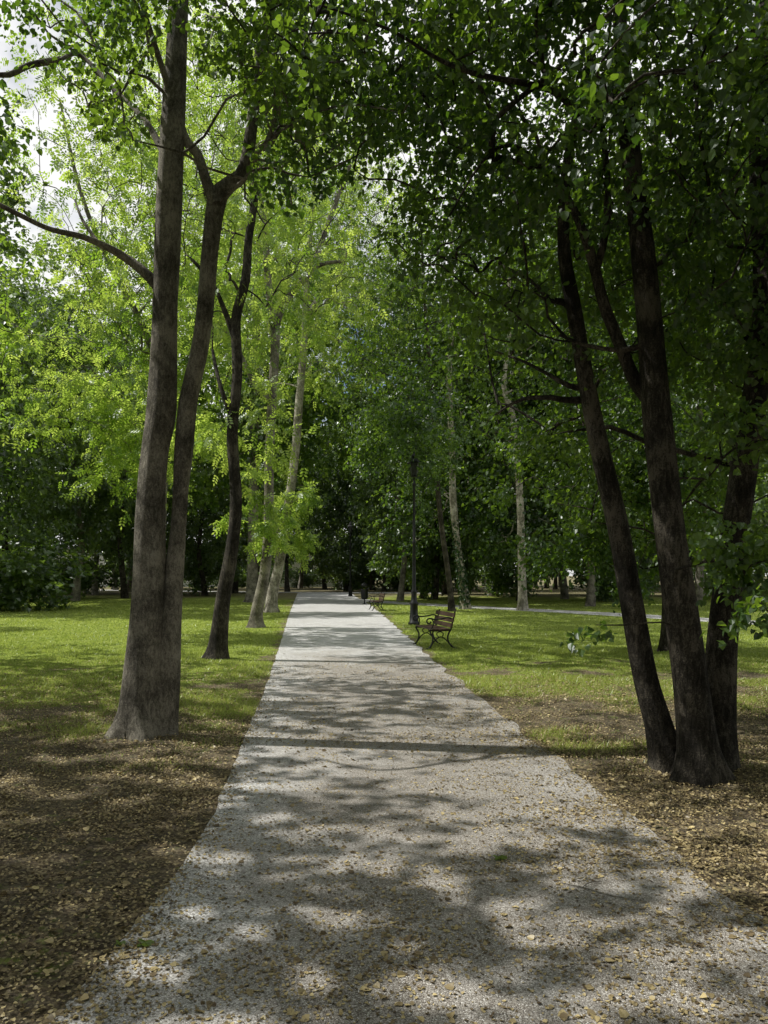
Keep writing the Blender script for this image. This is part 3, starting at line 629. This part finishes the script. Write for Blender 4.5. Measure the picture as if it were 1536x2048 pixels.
# ---------------------------------------------------------------- lamps
def lamp_parts():
    B = MB(); lathe(B, [(.0, 0), (.19, 0), (.19, .06), (.15, .09), (.14, .3), (.125, .34), (.125, .62), (.15, .66), (.15, .7), (.1, .76), (.085, 1.0), (.1, 1.04), (.1, 1.08), (.062, 1.14), (.05, 2.6), (.065, 2.63), (.065, 2.67), (.047, 2.71), (.038, 4.45), (.06, 4.5), (.06, 4.54), (.03, 4.6), (.025, 4.78), (0, 4.79)], 18)
    pole = B.mesh('pole', True, M_IRON)
    B = MB(); lathe(B, [(0, 4.74), (.1, 4.75), (.12, 4.79), (.1, 4.81), (0, 4.812)], 6)
    for i in range(6):
        a = i*math.pi/3; tube(B, [(math.cos(a)*.115, math.sin(a)*.115, 4.8), (math.cos(a)*.2, math.sin(a)*.2, 5.2)], [.009, .009], 5, 1)
    lathe(B, [(0, 5.19), (.235, 5.19), (.235, 5.22), (.2, 5.27), (.11, 5.36), (.1, 5.42), (.12, 5.44), (.05, 5.5), (.02, 5.53), (.03, 5.57), (0, 5.62)], 6)
    lan = B.mesh('lantern', False, M_IRON)
    B = MB(); lathe(B, [(.1, 4.815), (.185, 5.185)], 6); gl = B.mesh('lantern_glass', False, M_GLASS)
    return pole, lan, gl
LP_ = lamp_parts()
for (x, y, lb) in [(S(828, HOR, 24.2)[0], 24.2, 'black cast-iron street lamp with stepped base standing on the grass'), (S(697, HOR, 53)[0], 56, 'black lantern street lamp at the end of the gravel path')]:
    e = thing('street_lamp', lb, 'street lamp', (x, y, 0), 'lantern street lamps in the park')
    obj('pole', LP_[0], e); ln_ = obj('lantern', LP_[1], e); obj('lantern_glass', LP_[2], ln_)
# litter bin
e = thing('litter_bin', 'black round litter bin on a post beside the path', 'litter bin', (S(729, HOR, 41)[0], 41, 0))
B = MB(); lathe(B, [(0, .28), (.15, .28), (.19, .34), (.2, .78), (.215, .8), (.215, .83), (.19, .835), (.17, .6), (0, .5)], 20); obj('bin_body', B.mesh('bin_body', True, M_IRON), e)
B = MB(); lathe(B, [(0, 0), (.13, 0), (.13, .03), (.035, .05), (.03, .27), (0, .28)], 14); obj('stand', B.mesh('stand', True, M_IRON), e)
B = MB()
for i in range(3):
    a = i*2.094; tube(B, [(math.cos(a)*.19, math.sin(a)*.19, .82), (math.cos(a)*.19, math.sin(a)*.19, 1.0)], [.008, .008], 5, 1)
lathe(B, [(0, .99), (.22, 1.0), (.18, 1.09), (.08, 1.16), (.03, 1.18), (0, 1.22)], 20); obj('lid', B.mesh('lid', True, M_IRON), e)

# ---------------------------------------------------------------- building beyond the wood
e = thing('white_building', 'long white low building with rows of windows beyond the park trees', 'building', (-35, 106, 0))
B = MB(); box(B, (0, 0, 2.5), (58, 10, 5.0)); obj('wall', B.mesh('wall', False, M_PLASTER), e)
B = MB(); box(B, (0, 0, 5.2), (59, 11, .4)); obj('roof', B.mesh('roof', False, M_ROOF), e)
B = MB(); box(B, (0, 0, 0), (1.5, .1, 1.9)); wm = B.mesh('window', False, M_WINDOW)
w0 = None
for i in range(20):
    p = (-27.5+i*2.9, -5.02, 2.6)
    if w0 is None: w0 = obj('window', wm, e, p)
    else:
        w = kid(w0, e); w.location = p

# ---------------------------------------------------------------- sky, sun, camera
w = bpy.data.worlds.new("World"); scene.world = w; w.use_nodes = True; nt = w.node_tree; L = nt.links.new
bg = nt.nodes['Background']
sky = N(nt, 'ShaderNodeTexSky', sky_type='NISHITA', sun_disc=False, sun_elevation=SUN_EL, sun_rotation=math.radians(280))
tc = N(nt, 'ShaderNodeTexCoord'); no = N(nt, 'ShaderNodeTexNoise', i_Scale=2.6, i_Detail=6.0, i_Roughness=.6); L(tc.outputs['Generated'], no.inputs['Vector'])
r = ramp(nt, [(.38, (0, 0, 0)), (.52, (1, 1, 1))], no.outputs[0])
mx = mixc(nt, r.outputs[0], sky.outputs[0], (12.5, 12.5, 12.5))
L(mx, bg.inputs[0]); bg.inputs[1].default_value = .082
sl = bpy.data.lights.new('sun', 'SUN'); sl.energy = 5.0; sl.angle = math.radians(.5); sl.color = (1, .97, .90)
so = bpy.data.objects.new('sun', sl); col.objects.link(so); so.location = (-20, 5, 30)
from mathutils import Vector
so.rotation_euler = Vector(tuple(tosun)).to_track_quat('Z', 'Y').to_euler()
cd = bpy.data.cameras.new('camera'); cam = bpy.data.objects.new('camera', cd); col.objects.link(cam)
cam.location = (0, 0, EYE); cam.rotation_euler = (math.radians(90), 0, 0)
cd.sensor_fit = 'VERTICAL'; cd.sensor_height = 36; cd.lens = FOC/2048*36; cd.shift_y = (HOR-1024)/2048; cd.clip_end = 3000
scene.camera = cam
scene.view_settings.view_transform = 'Standard'; scene.view_settings.look = 'None'; scene.view_settings.exposure = 0
print('spots', len(spots), 'faces', sum(len(m.polygons) for m in bpy.data.meshes))
